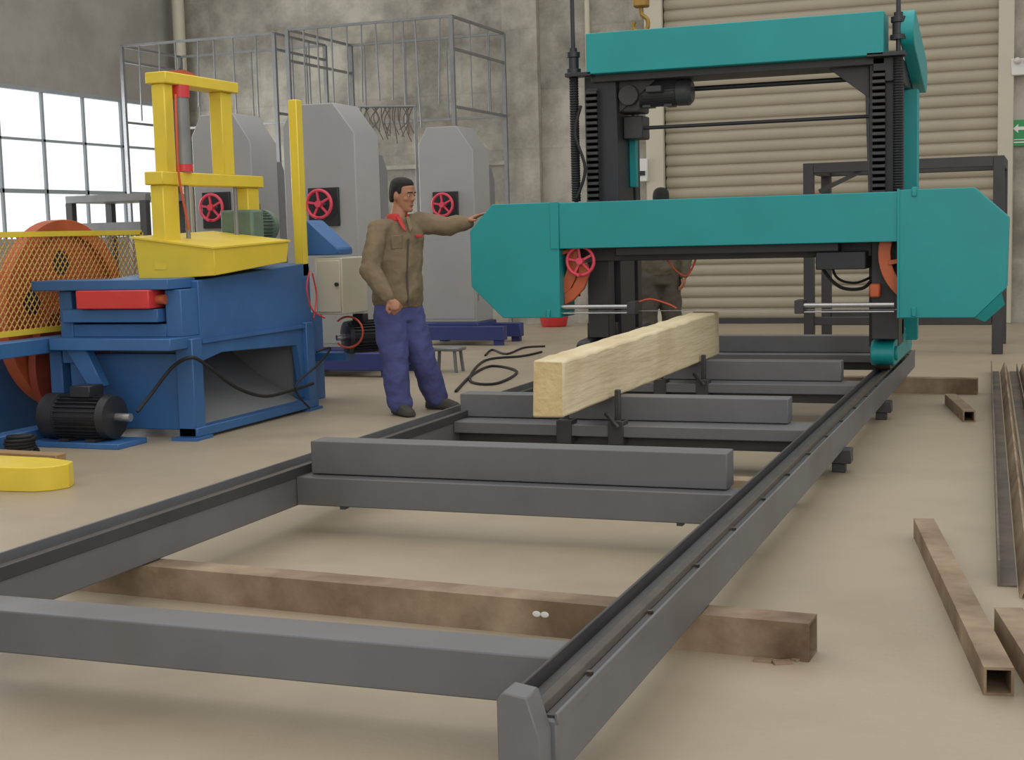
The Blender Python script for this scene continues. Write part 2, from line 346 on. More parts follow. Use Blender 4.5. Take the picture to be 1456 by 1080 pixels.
# ---------------------------------------------------------------- carriage
g=thing('sawmill_carriage','teal gantry bandsaw carriage standing on the grey rails','sawmill',(-2.07,10.3,.29))
YH=9.6
MB().box(-3.24,-.90,YH+.005,YH+.27,1.16,1.485).build('saw_head_beam',teal,g,.005,2)
l=MB(); l.pxz([(-3.24,.67),(-3.24,1.49),(-3.74,1.49),(-3.92,1.30),(-3.92,.90),(-3.68,.67)],YH,YH+.34); lh=l.build('wheel_housing',teal,g,.005,2)
l=MB(); l.pxz([(-.90,.66),(-.90,1.495),(-.43,1.495),(-.22,1.30),(-.23,.85),(-.42,.66)],YH,YH+.34); rh=l.build('wheel_housing',teal,g,.005,2)
MB().box(-3.30,-3.236,YH-.007,YH+.002,1.16,1.492).build('seam_strip',teal,lh,.002)
MB().box(-.908,-.893,YH-.008,YH+.002,.66,1.5).build('seam_strip',teal,rh,.002)
for xx,hz,par in ((-3.33,.70,lh),(-.80,.70,rh),(-.80,1.48,rh)):
    MB().box(xx-.015,xx+.015,YH-.015,YH+.01,hz-.03,hz+.03).build('latch',teal,par,.004)
fl=MB(); fl.prism([(-.42,YH-.002,.66),(-.26,YH-.002,.82),(-.24,YH+.05,.74),(-.36,YH+.05,.63)],(0,.01,0)); fl.build('flap',teal,rh)
MB().box(-3.22,-.92,YH+.28,YH+.42,1.06,1.2).build('head_frame_beam',steelD,g,.006)
MB().box(-2.86,-1.3,YH+.12,YH+.28,1.10,1.162).build('head_bracket',black,g,.006)
MB().box(-1.45,-1.12,YH+.1,YH+.4,.98,1.1).build('head_bracket',black,g,.006)
MB().box(-1.10,-.92,YH+.24,YH+.5,.5,1.16).build('slide_plate',steelD,g,.006)
MB().box(-3.14,-2.98,YH+.34,YH+.5,.5,1.16).build('slide_plate',steelD,g,.006)
def band_wheel(cx_,cz_,yy):
    w=MB(); pr=[(0,.29),(0,.37),(.07,.37),(.07,.29)]
    n=48; rs=[]
    for k in range(n):
        a=2*math.pi*k/n; rs.append([V((cx_+r*math.cos(a),yy+h,cz_+r*math.sin(a))) for h,r in pr])
    w.rings(rs,closed=True)
    w.cyl((cx_,yy-.02,cz_),(cx_,yy+.1,cz_),.07)
    for k in range(6):
        a=2*math.pi*k/6+.2; w.bar((cx_+.05*math.cos(a),yy+.035,cz_+.05*math.sin(a)),(cx_+.31*math.cos(a),yy+.035,cz_+.31*math.sin(a)),.03,.09,(0,1,0))
    return w.build('band_wheel',orange,g,.003)
band_wheel(-3.5,1.08,YH+.1); band_wheel(-.67,1.08,YH+.1)
MB().box(-3.5,-.67,YH+.1,YH+.17,.7085,.7105).build('saw_blade',chrome,g)
def handwheel(c,r,parent,axis=(0,-1,0),mt=pink,n=5):
    w=MB(); c=V(c); ax=V(axis).normalized(); w.torus(c,ax,r,r*.12); a=ax.orthogonal().normalized(); b=ax.cross(a)
    for k in range(n):
        t=2*math.pi*k/n+.3; w.bar(c,c+(a*math.cos(t)+b*math.sin(t))*r,r*.16,r*.12,ax)
    w.cyl(c-ax*.02,c+ax*.03,r*.25); w.cyl(c+(a*.7+b*.7)*r,c+(a*.7+b*.7)*r+ax*.07,r*.09)
    return w.build('handwheel',mt,parent)
handwheel((-3.10,YH+.06,1.07),.10,g)
MB().cyl((-3.10,YH+.08,1.07),(-3.10,YH+.35,1.07),.018).build('handwheel_shaft',chrome,g)
MB().pxz([(-3.24,.75),(-3.17,.79),(-3.09,.87),(-3.05,.98),(-3.06,1.05),(-3.12,1.05),(-3.14,.95),(-3.18,.88),(-3.24,.84)],YH+.09,YH+.13).build('tension_arm',orange,g,.006)
MB().box(-1.10,-1.03,YH+.12,YH+.24,.79,.88).build('scraper_block',orange,g,.01)
for xa,xb in ((-3.28,-2.72),(-1.55,-.93)):
    xe=xb if xa<-2 else xa
    o=MB().box(xe-.03,xe+.03,YH+.01,YH+.18,.69,.78).build('guide_block',steelD,g,.004)
    MB().cyl((xa,YH+.04,.745),(xb,YH+.04,.745),.016).build('guide_rod',chrome,g); MB().cyl((xa,YH+.04,.70),(xb,YH+.04,.70),.006).build('guide_rod',chrome,g)
def column(x0,x1,side):
    c=MB(); c.box(x0,x1,10.15,10.55,.42,2.41); col=c.build('column',black,g,.008)
    rk=MB(); xr=x0+.03; rk.box(xr,xr+.085,10.1,10.15,.55,2.3); rk.build('rack_bar',steelD,col)
    pts=[(10.1,.6)]; z=.6
    while z<2.28: pts+=[(10.075,z+.006),(10.075,z+.024),(10.1,z+.03),(10.1,z+.044)]; z+=.044
    MB().pyz(pts+[(10.102,z),(10.102,.6)],xr,xr+.085).build('gear_rack',steelD,col)
    xs=x0-.05 if side<0 else x1+.005
    pr=[];z=1.5
    while z<2.42: pr+= [(z,.030),(z+.009,.036)]; z+=.018
    MB().lathe((xs,10.06,0),(0,0,1),pr,16).build('screw_bellows',rubber,col)
    MB().cyl((xs,10.06,.8),(xs,10.06,3.1),.016).build('lead_screw',black,col)
    zb=2.48 if side<0 else 2.56
    q=MB(); q.lathe((xs,10.06,zb-.05),(0,0,1),[(0,.055),(.03,.055),(.035,.04),(.11,.04),(.115,.05),(.15,.05),(.155,.03),(.18,.03)],20); q.build('screw_bearing',black,col)
    MB().box(min(xs-.05,x0),max(xs+.05,x0+.1),10.0,10.12,2.40,2.43).build('bearing_plate',black,col,.004)
    return col
cl=column(-3.2,-2.95,-1); cr=column(-1.15,-.95,1)
MB().box(-3.135,-1.035,10.0,10.32,2.41,2.70).build('top_beam',teal,g,.006,2)
MB().box(-3.13,-1.04,10.1,10.5,2.36,2.412).build('top_plate',steelD,g,.004)
for s_,x0 in ((1,-2.95),(-1,-1.15)):
    q=MB(); q.pxz([(x0,2.405),(x0+s_*.28,2.405),(x0+s_*.28,2.36),(x0,2.14)],10.2,10.24); q.build('gusset',steelD,g,.003)
cg=MB(); 
pts=[(10.15+.13*math.cos(t),2.58+.13*math.sin(t)) for t in [math.radians(a) for a in range(60,245,15)]]+[(11.05+.13*math.cos(t),2.36+.13*math.sin(t)) for t in [math.radians(a) for a in range(250,425,15)]]
cg.pyz(pts,-.93,-.84); cg.build('chain_guard',teal,g,.006,2)
MB().box(-1.12,-.93,10.1,11.1,2.24,2.405).build('side_beam',black,g,.006)
MB().box(-3.18,-2.98,10.55,11.1,2.24,2.405).build('side_beam',black,g,.006)
MB().box(-.985,-.875,10.78,10.9,.42,2.24).build('rear_strut',teal,g,.006)
MB().box(-3.12,-2.99,10.78,10.9,.42,2.24).build('rear_strut',black,g,.006)
MB().cyl((-2.95,10.35,2.03),(-1.15,10.35,2.03),.014).build('cross_rod',black,g)
MB().cyl((-3.0,10.42,2.3),(-1.15,10.42,2.3),.018).build('drive_shaft',black,g)
def foot(xa,xb,mt):
    pts=[(9.98+.12*math.cos(t),.395+.085*math.sin(t)) for t in [math.radians(a) for a in range(90,271,20)]]+[(11.25,.31),(11.3,.34),(11.3,.50),(11.1,.54),(10.5,.5)]
    f=MB().pyz(pts,xa,xb).build('foot_guard',mt,g,.008,2)
    for yy in (10.0,11.1):
        MB().cyl((xa+.03,yy,.346),(xb-.03,yy,.346),.07).build('rail_wheel',track,f)
    MB().cyl((xb,9.98,.395),(xb+.02,9.98,.395),.05).build('wheel_cap',mt,f,.004)
foot(-3.22,-2.99,black); foot(-1.11,-.955,teal)
MB().box(-1.13,-.95,10.1,10.6,.48,.6).build('column_shoe',steelD,g,.006)
MB().box(-3.2,-2.97,10.1,10.6,.48,.6).build('column_shoe',steelD,g,.006)
def motor(p0,p1,r,parent,name='electric_motor',mt=black,feet=True,box=(0,0,1)):
    p0,p1=V(p0),V(p1); d=(p1-p0); L=d.length; d.normalize(); m_=MB()
    m_.lathe(p0,d,[(0,r*.55),(.02*L,r*.95),(.12*L,r),(.14*L,r*.86),(.72*L,r*.86),(.74*L,r)],28)
    a=d.orthogonal().normalized(); b=d.cross(a)
    for k in range(28):
        t=2*math.pi*k/28; n=a*math.cos(t)+b*math.sin(t)
        m_.bar(p0+d*L*.13+n*r*.92,p0+d*L*.73+n*r*.92,.004,r*.16,n)
    if feet:
        for tt in (.22,.6): m_.obox(p0+d*L*tt+V((0,0,-r*.97)),(L*.14 if abs(d.x)>.5 else r*1.7,r*1.7 if abs(d.x)>.5 else L*.14,r*.14),Matrix.Identity(3))
    o=m_.build(name,mt,parent)
    MB().lathe(p0+d*L*.74,d,[(0,r*1.03),(L*.2,r*1.03),(L*.26,r*.8)],28).build('fan_cover',mt,o)
    MB().cyl(p0-d*L*.2,p0+d*.01,r*.18).build('shaft',chrome,o)
    bx=V(box); MB().obox(p0+d*L*.4+bx*r*1.15,(L*.28,)*2+(r*.5,),Matrix.Identity(3)).build('terminal_box',mt,o,.005)
    return o
motor((-2.84,10.3,2.27),(-2.42,10.3,2.27),.095,g,box=(0,-1,.2),mt=mat('motor_dark_grey',(62,63,66),.45,0,.12,6))
MB().box(-2.95,-2.80,10.22,10.5,2.14,2.36).build('gearbox',steelD,g,.015,2)
MB().cyl((-2.87,10.16,2.26),(-2.87,10.22,2.26),.075).build('gearbox_cover',steelD,g,.004)
MB().box(-2.95,-2.90,10.45,10.52,1.6,2.12).build('guide_strip',teal,g,.004)
MB().box(-2.95,-2.80,10.3,10.5,1.95,2.12).build('slide_bracket',steelD,g,.008)
MB().tube(smoothpath([W(1168,362,y=9.95),W(1172,385,y=9.95),W(1195,408,y=9.95),W(1225,410,y=9.95),W(1240,398,y=9.95)]),.012).build('cable',rubber,g)
MB().tube(smoothpath([W(1180,352,y=10.0),W(1188,392,y=10.0),W(1215,402,y=10.0),W(1242,392,y=10.05)]),.009).build('cable',rubber,g)
MB().tube(smoothpath([W(940,352,y=10.0),W(955,378,y=10.0),W(975,392,y=10.0),W(988,372,y=10.0),W(990,350,y=10.0)]),.007).build('air_hose',hose,g)
MB().tube(smoothpath([W(905,430,y=9.72),W(925,425,y=9.72),W(950,432,y=9.72),W(962,438,y=9.72)]),.006).build('air_hose',hose,g)
MB().tube(smoothpath([W(826,150,y=10.02),W(818,190,y=10.02),W(832,240,y=10.02),W(820,282,y=10.02)]),.012).build('cable',rubber,g)
# ---------------------------------------------------------------- hook above
hk=thing('crane_hook','worn brass coloured crane hook hanging on its chain above the carriage','hook',(-2.9,11.4,2.9))
c=W(912,25,y=11.4)
q=MB(); q.tube(smoothpath([c+V((0,0,.1)),c+V((0,0,.03)),c+V((.05,0,-.02)),c+V((.045,0,-.09)),c+V((-.02,0,-.12)),c+V((-.07,0,-.08)),c+V((-.06,0,-.03))]),.018,10); q.build('hook',brass,hk)
MB().box(c.x-.06,c.x+.06,c.y-.05,c.y+.05,c.z+.08,c.z+.24).build('hook_block',brass,hk,.015,2)
q=MB(); z=c.z+.24; k=0
while z<6.3:
    q.torus((c.x,c.y,z+.02),(1,0,0) if k%2 else (0,1,0),.022,.006,12,6); z+=.034; k+=1
q.build('chain',galv,hk)
# ---------------------------------------------------------------- grey vertical bandsaws
def resaw(x0,x1,y0,depth,label,wheelpx):
    t=thing('vertical_bandsaw',label,'bandsaw',((x0+x1)/2,y0+depth/2,0),'grey vertical bandsaws by the back wall')
    w=x1-x0; c=w*.28
    hs=MB(); hs.pxz([(x0,.26),(x1,.26),(x1,2.22),(x1-c,2.5),(x0+c*.6,2.5),(x0,2.3)],y0,y0+depth); hs=hs.build('housing',greyM,t,.01,2)
    sc=MB(); sc.pyz([(y0+depth,.4),(y0+depth+.22,.4),(y0+depth+.22,1.9),(y0+depth+.12,2.05),(y0+depth,2.05)],x0+.12,x1-.02); sc.build('rear_cover',greyM2,t,.01)
    MB().box(x0+.03,x1-.03,y0-.004,y0,.3,1.2).build('lower_door',greyM,hs,.002)
    wc=W(wheelpx[0],wheelpx[1],y=y0-.1)
    MB().box(wc.x-.16,wc.x+.15,y0-.03,y0+.01,wc.z-.2,wc.z+.15).build('dark_opening_plate',black,t,.004)  # raised black plate, the dark of the opening is in its colour
    handwheel((wc.x,y0-.12,wc.z),.125,t)
    MB().cyl((wc.x,y0-.1,wc.z),(wc.x,y0,wc.z),.02).build('wheel_shaft',chrome,t)
    MB().box(x0-.02,x1+.02,y0-.05,y0+depth+.05,.18,.26).build('base',blueD,t,.008)
    for yy in (y0-.1,y0+depth-.05): MB().box(x0-.08,x1+.35,yy,yy+.13,.06,.22).build('skid',blueD,t,.006)
    for xx in (x0-.02,x1+.22):
        for yy in (y0-.08,y0+depth): MB().box(xx,xx+.1,yy,yy+.08,0,.06).build('foot',blueD,t)
    for zz in (.55,1.0): MB().cyl((x1+.004,y0+.03,zz-.04),(x1+.004,y0+.03,zz+.04),.012).build('hinge',greyM2,hs)
resaw(-7.86,-7.2,12.1,.5,'grey vertical bandsaw seen behind the yellow press frame',(302,295))
resaw(-6.62,-5.88,11.7,.5,'grey vertical bandsaw between yellow post and the standing man',(455,290))
resaw(-6.78,-6.1,15.1,.5,'grey vertical bandsaw farthest back, right of the standing man',(630,291))
wr=thing('wire_rack','rack of tangled cut wires hanging behind the middle bandsaw','wires',(-7,13.4,0))
for k in range(22):
    u=515+k*3.4; p=W(u,152,y=13.4); q_=W(u+random.uniform(-8,10),184+random.random()*22,y=13.4); r_=W(u+random.uniform(-12,12),170,y=13.4)
    MB().tube(smoothpath([p,r_,q_]),.006,5).build('wire',rustg,wr)
MB().tube([W(510,152,y=13.4),W(592,151,y=13.4)],.012).build('rail',galv,wr)
for u in (512,590): MB().cyl((W(u,152,y=13.4).x,13.4,0),W(u,152,y=13.4),.015).build('post',galv,wr)
# ---------------------------------------------------------------- rod cages
def cage(x0,x1,y0,y1,label,nx,ny,zr=(3.95,3.56,2.85)):
    t=thing('rod_cage',label,'frame',((x0+x1)/2,(y0+y1)/2,0),'steel rod cages by the back wall')
    f=MB(); s_=.016
    for i,z in enumerate(zr):
        if i==0: f.bar((x0,y0,z),(x1,y0,z),s_*2,s_*2)
        if i!=1: f.bar((x0,y1,z),(x1,y1,z),s_*2,s_*2)
        f.bar((x0,y0,z),(x0,y1,z),s_*2,s_*2); f.bar((x1,y0,z),(x1,y1,z),s_*2,s_*2)
    f.build('frame',galv,t)
    for x in (x0,x1):
        for y in (y0,y1): MB().box(x-.024,x+.024,y-.024,y+.024,0,zr[0]).build('leg',galv,t)
    for k in range(1,nx):
        x=x0+(x1-x0)*k/nx+random.uniform(-.04,.04); MB().cyl((x,y0,zr[-1]+random.uniform(-.35,.15)),(x+random.uniform(-.05,.05),y0,zr[0]),.012,seg=8).build('bar',galv,t)
    for k in range(1,nx,3):
        x=x0+(x1-x0)*k/nx; MB().cyl((x,y1,zr[-1]),(x,y1,zr[0]),.012,seg=8).build('bar',galv,t)
    for k in range(1,ny):
        y=y0+(y1-y0)*k/ny; MB().cyl((x1,y,zr[-1]),(x1,y,zr[0]),.012,seg=8).build('bar',galv,t)
cage(-9.2,-6.9,16.5,18.3,'large steel rod cage behind the bandsaws, nearest the shutter',11,3)
cage(-11.75,-9.4,16.5,17.9,'steel rod cage in the corner beside the windows',8,3,(3.92,3.72,2.9))
# ---------------------------------------------------------------- black tube frame right
t=thing('steel_tube_frame','tall dark steel tube frame standing in front of the roller shutter','frame',(-1.3,14.9,0))
xa,xb,ya,yb=-2.2,-.42,14.3,15.5
for x in (xa,xb):
    for y in (ya,yb): MB().box(x-.05,x+.05,y-.05,y+.05,0,1.88).build('leg',steelD,t,.005)
for y in (ya,yb): MB().box(xa+.05,xb-.05,y-.05,y+.05,1.78,1.88).build('top_rail',steelD,t,.005)
for x in (xa,xb): MB().box(x-.05,x+.05,ya+.05,yb-.05,1.78,1.88).build('side_rail',steelD,t,.005)
MB().box(xa+.05,xb-.05,ya-.04,ya+.04,.28,.36).build('lower_rail',steelD,t,.005); MB().box(xa+.05,xb-.05,yb-.04,yb+.04,.28,.36).build('lower_rail',steelD,t,.005)
MB().bar((xa+.1,ya,1.6),(xa+.5,ya,1.78),.04,.04).build('brace',steelD,t)
tag(MB().cyl((-2.0,YB-.35,0),(-2.12,YB-.03,3.05),.02).build('steel_rod',black),'thin dark rod leaning against the roller shutter','rod')
# ---------------------------------------------------------------- blue and yellow machine
bm_=thing('industrial_shredder','blue wood processing machine with yellow press frame and meshed flywheel','machine',(-5.7,8.6,0))
b=MB(); b.pyz([(7.95,.62),(9.45,.62),(9.45,1.10),(7.95,1.03)],-6.05,-5.17); body=b.build('body',blue,bm_,.005,2)
MB().pyz([(7.94,.62),(9.46,.62),(9.46,.645),(7.94,.645)],-5.175,-5.15).build('body_flange',blue,body)
b=MB(); b.pyz([(7.95,.62),(9.45,.62),(9.45,.1),(9.30,.1),(9.22,.50),(8.2,.54),(7.95,.50)],-5.22,-5.17); b.build('side_skirt',blue,body,.004)
ch=MB(); prf=[(-5.9,.60),(-5.75,.42),(-5.55,.27),(-5.35,.15),(-5.16,.05)]
ch.prism([(x,8.0,z) for x,z in prf]+[(x,8.0,z-.02) for x,z in prf[::-1]],(0,1.3,0)); ch.build('chute',greyM2,bm_)
MB().box(-5.86,-5.25,7.93,7.97,.06,.6).build('inner_plate',greyM2,bm_)
MB().box(-5.9,-5.24,9.36,9.4,.06,.6).build('inner_plate',greyM2,bm_)
for (xx,yy) in ((-5.27,7.8),(-6.1,7.8),(-5.27,9.32),(-6.1,9.32)):
    l=MB(); l.box(xx,xx+.13,yy,yy+.12,.02,.66); lo_=l.build('leg',blue,bm_,.006); MB().box(xx-.03,xx+.16,yy-.05,yy+.15,0,.02).build('foot_plate',blue,lo_)
MB().box(-5.27,-5.13,7.8,9.45,.02,.08).build('floor_rail',blue,bm_,.005)
MB().box(-5.92,-5.27,7.84,7.88,.06,.56).build('front_plate',blue,bm_,.005)
MB().box(-6.1,-5.17,7.6,7.95,.60,.675).build('table_slab',blue,bm_,.004)
MB().box(-6.1,-5.3,7.76,7.98,.675,.76).build('ram_block',blue,bm_,.004)
MB().box(-6.06,-5.32,7.70,7.98,.775,.86).build('ram_block',blue,bm_,.004)
MB().box(-6.28,-5.22,7.68,8.0,.985,1.05).build('upper_table',blue,bm_,.004)
MB().box(-5.90,-5.34,7.64,7.95,.865,.985).build('valve_block',red,bm_,.008,2)
MB().cyl((-5.34,7.74,.92),(-5.28,7.74,.92),.032).build('valve_port',orange,bm_)
MB().box(-5.30,-5.18,7.76,7.96,.675,.98).build('corner_block',blue,bm_,.006,2)
MB().prism([(-6.02,7.66,.60),(-5.86,7.66,.60),(-5.74,7.66,.36),(-5.84,7.66,.33)],(0,.08,0)).build('bracket',blue,bm_,.006)
for xx in (-6.1,-5.8,-5.45): MB().cyl((xx,7.8,.85),(xx,7.8,.99),.02).build('tie_rod',chrome,bm_)
h=MB(); 
lo4=[(-5.65,7.99,1.03),(-5.06,7.99,1.06),(-5.06,8.93,1.12),(-5.65,8.93,1.1)]; hi4=[(-5.66,7.97,1.315),(-5.05,7.97,1.235),(-5.05,8.95,1.262),(-5.66,8.95,1.34)]
h.raw(lo4+hi4,[(3,2,1,0),(4,5,6,7)]+[(i,(i+1)%4,4+(i+1)%4,4+i) for i in range(4)])
hp_=h.build('hopper',yellow,bm_,.004)
MB().prism([(-5.675,7.955,1.315),(-5.04,7.955,1.232),(-5.04,8.96,1.262),(-5.675,8.96,1.342)],(0,0,.012)).build('hopper_rim',yellow,hp_)
xf0,xf1=-5.52,-5.42
for y0_,y1_ in ((7.98,8.16),(9.04,9.2)): MB().box(xf0,xf1,y0_,y1_,1.10,1.66).build('frame_post',yellow,bm_,.006)
MB().box(xf0-.02,xf1+.02,7.95,9.24,1.66,1.745).build('frame_beam',yellow,bm_,.006)
for y0_,y1_ in ((8.05,8.15),(8.74,8.88)): MB().box(xf0,xf1,y0_,y1_,1.745,2.32).build('upper_post',yellow,bm_,.006)
MB().box(xf0-.03,xf1+.03,8.03,8.93,2.32,2.395).build('upper_beam',yellow,bm_,.006)
MB().pyz([(8.05,2.395),(8.3,2.43),(8.5,2.395)],xf0,xf1).build('lifting_lug',orange,bm_)
cyl_=MB().cyl((-5.43,8.25,1.76),(-5.43,8.25,2.31),.055).build('hydraulic_cylinder',galv,bm_)
MB().cyl((-5.43,8.25,2.24),(-5.43,8.25,2.32),.062).build('cylinder_cap',red,cyl_)
MB().cyl((-5.43,8.25,1.75),(-5.43,8.25,1.8),.062).build('cylinder_collar',red,cyl_)
for yy in (8.28,8.9): MB().cyl((-5.44,yy,1.28),(-5.44,yy,1.68),.016).build('guide_rod',galv,bm_)
MB().tube(smoothpath([(-5.38,8.12,2.25),(-5.36,8.08,2.0),(-5.37,8.1,1.7),(-5.38,8.2,1.36)]),.008).build('hydraulic_hose',hose,bm_)
fx_,fy_,fz_=-6.55,8.28,.80
RR=.66
fwm=MB(); pr=[(0,RR-.1),(0,RR),(.1,RR),(.1,RR-.1)]; rs=[]
for k in range(64):
    a=2*math.pi*k/64; rs.append([V((fx_+h_,fy_+r*math.cos(a),fz_+r*math.sin(a))) for h_,r in pr])
fwm.rings(rs,closed=True); fwm.cyl((fx_-.03,fy_,fz_),(fx_+.15,fy_,fz_),.13); fwm.cyl((fx_+.03,fy_,fz_),(fx_+.06,fy_,fz_),RR-.08,seg=64)
fw=fwm.build('flywheel',orange,bm_,.003)
for k in range(5):
    a=2*math.pi*k/5+.35; MB().cyl((fx_+.055,fy_+.36*math.cos(a),fz_+.36*math.sin(a)),(fx_+.063,fy_+.36*math.cos(a),fz_+.36*math.sin(a)),.085,seg=24).build('web_hole_disc',black,fw)  # raised black discs painted to look like dark open holes
MB().cyl((fx_-.2,fy_,fz_),(-6.0,fy_,fz_),.05).build('flywheel_shaft',chrome,bm_)
pl_=MB(); pl_.cyl((-6.43,8.2,.45),(-6.37,8.2,.45),.42,seg=48); pl_.cyl((-6.37,8.2,.45),(-6.33,8.2,.45),.09); pl_.build('shaded_wheel_disc',maroon,bm_,.004)  # added disc, its dull red paints the flywheel's bottom in shadow
gx=-6.28; gy0,gy1,gz0,gz1=6.95,8.92,.72,1.36
gf=MB()
for (p,q_) in (((gx,gy0,gz0),(gx,gy1,gz0)),((gx,gy0,gz1),(gx,gy1,gz1)),((gx,gy0,gz0),(gx,gy0,gz1)),((gx,gy1,gz0),(gx,gy1,gz1))): gf.bar(p,q_,.035,.035)
gf.bar((gx,gy1,gz1),(gx-.45,gy1,gz1),.03,.03); gf.bar((gx,gy0,gz1),(gx-.45,gy0,gz1),.03,.03); gf.bar((gx-.45,gy0,gz1),(gx-.45,gy1,gz1),.03,.03)
gfo=gf.build('guard_frame',yellow,bm_)
ms=MB(); sp=.052; hgt=gz1-gz0; run=hgt*.85
k=-20
while gy0+k*sp<gy1+1:
    yb0=gy0+k*sp
    for sg in (1,-1):
        a0,a1=yb0,yb0+sg*run
        dy=a1-a0
        ts=sorted([(gy0-a0)/dy,(gy1-a0)/dy]); t0=max(0,ts[0]); t1=min(1,ts[1])
        if t1-t0>.02: ms.bar((gx,a0+dy*t0,gz0+hgt*t0),(gx,a0+dy*t1,gz0+hgt*t1),.004,.006,(1,0,0))
    k+=1
ms.build('guard_mesh',mat('mesh_yellow',(206,170,96),.5,0,.05,3),gfo)
for z0,z1 in ((.58,.68),(0,.1)): MB().box(-6.26,-6.12,6.9,8.9,z0,z1).build('base_beam',blue,bm_,.006)
for yy in (7.0,7.78,8.75): MB().box(-6.25,-6.15,yy,yy+.11,.1,.58).build('base_post',blue,bm_,.006)
MB().box(-6.9,-6.75,7.2,8.9,0,.68).build('rear_base',blue,bm_,.006)
MB().box(-6.2,-6.0,8.15,8.45,.62,.9).build('bearing_block',blue,bm_,.01)
MB().box(-6.12,-6.02,7.75,7.95,.5,.98).build('side_post',blue,bm_,.006)
motor((-5.53,7.5,.185),(-6.07,7.5,.185),.145,bm_)
MB().box(-6.1,-5.42,7.35,7.66,0,.035).build('motor_plate',blue,bm_,.004)
MB().tube(smoothpath([W(195,585,y=7.55),W(215,560,y=7.65),W(245,522,y=7.72),W(272,508,x=-5.11),W(295,520,x=-5.1),W(335,550,x=-5.1),W(375,563,x=-5.1),W(410,556,x=-5.1),W(445,545,x=-5.08)]),.012).build('power_cable',rubber,bm_)
MB().box(-5.24,-5.17,9.36,9.45,1.0,2.3).build('tall_post',yellow,bm_,.006)
MB().box(-5.6,-5.19,9.45,9.5,.05,1.08).build('rear_panel',blue,bm_,.008)
motor((-5.5,9.12,1.38),(-5.5,9.42,1.38),.12,bm_,mt=green)
MB().box(-5.62,-5.35,8.97,9.14,1.09,1.5).build('gear_case',green,bm_,.02,2)
MB().prism([(-5.35,9.6,1.40),(-5.25,9.6,1.42),(-5.0,9.6,1.2),(-5.0,9.6,1.15),(-5.35,9.6,1.15)],(0,.25,0)).build('belt_guard',blue,bm_,.01)
MB().tube(smoothpath([W(440,385,x=-5.12),W(436,410,x=-5.12),W(444,440,x=-5.1),W(462,452,x=-5.05)]),.006).build('red_wire',red,bm_)
MB().tube(smoothpath([W(444,388,x=-5.12),W(450,420,x=-5.12),W(446,452,x=-5.1)]),.006).build('red_wire',red,bm_)
motor((-5.15,9.95,.50),(-4.92,10.2,.50),.13,bm_,feet=False)
MB().box(-5.45,-5.12,9.9,10.05,.32,.38).build('pump_bracket',blue,bm_)
MB().box(-5.50,-5.42,9.5,10.1,.0,.70).build('pump_post',blue,bm_,.005)
cb=MB().box(-5.2,-4.97,9.6,10.02,.70,1.13).build('control_cabinet',beige,bm_,.008,2)
MB().box(-5.185,-4.985,9.588,9.60,.72,1.11).build('cabinet_door',beige,cb,.004)
MB().cyl((-5.01,9.57,.93),(-5.01,9.59,.93),.015).build('knob',black,cb)
MB().tube([W(495+20*math.cos(a)*1.05,472+22*math.sin(a),y=9.85) for a in [2*math.pi*k/24 for k in range(15,34)]],.008).build('red_hose',hose,bm_)
MB().tube(smoothpath([W(450,500,x=-5.0),W(470,495,x=-4.95),W(450,520,x=-5.0),W(420,550,x=-5.0),W(440,580,z=.03)]),.008).build('loose_wire',rubber,bm_)
# ---------------------------------------------------------------- yellow cover on floor
pts=[(-6.4,6.06),(-5.14,5.97),(-4.96,5.99),(-4.88,6.05),(-4.85,6.14),(-4.89,6.23),(-5.1,6.30),(-6.4,6.36)]
q=MB(); q.prism([(x,y,0) for x,y in pts],(0,0,.13)); tag(q.build('guard_cover',yellow,bevel=.005,seg=2),'yellow metal cover with rounded end lying on floor at left','cover')
q=MB(); q.prism([(-5.75,6.42,0),(-5.12,6.38,0),(-5.12,6.47,0),(-5.75,6.52,0)],(0,0,.13)); tag(q.build('wood_block',plank,bevel=.005),'brown wooden plank piece behind the yellow cover on floor','wood block')
# ---------------------------------------------------------------- small things
st=thing('low_stool','low grey work stool on floor right of the man','stool',(-5.15,11.8,0))
p=W(632,530,z=0); x,y=p.x,p.y+.1
MB().box(x-.16,x+.14,y-.1,y+.12,.2,.235).build('seat',galv,st,.01)
for sx in (-.14,.11):
    for sy in (-.08,.09): MB().bar((x+sx,y+sy,0),(x+sx*.85,y+sy*.85,.2),.025,.025).build('leg',galv,st)
def floorcable(name,pts,r,label,mt=rubber):
    q=MB(); q.tube(smoothpath([W(u,v,z=r) for u,v in pts]),r); tag(q.build(name,mt),label,'cable')
floorcable('power_cable',[(648,556),(672,532),(700,520),(735,528),(705,545),(668,540),(690,512),(742,506),(770,500)],.012,'black power cable coiled on floor beside the far left rail')
floorcable('power_cable',[(690,505),(700,497),(720,503),(745,494),(775,492)],.011,'short black cable on floor near the far bandsaw base')
p=W(788,464,z=0); q=MB(); q.lathe((p.x,p.y,0),(0,0,1),[(0,.15),(.02,.17),(.16,.2),(.16,.185),(.05,.16)],28); tag(q.build('basin',red),'red basin on floor against the back wall','basin')
q=MB(); ph=[]
for k in range(90):
    a=k*.35; r_=.085+.015*math.sin(k*.3); ph.append((-5.95+r_*math.cos(a),7.1+r_*math.sin(a),.012+.0012*k))
q.tube(ph,.011,8); tag(q.build('coiled_hose',rubber),'black coiled hose on floor at far left','hose')
fr=thing('steel_stand','grey steel stand in front of the windows','stand',(-9.5,13,0))
for x in (-9.95,-9.0):
    for y in (12.9,13.6): MB().box(x-.04,x+.04,y-.04,y+.04,0,1.72).build('leg',steelD,fr)
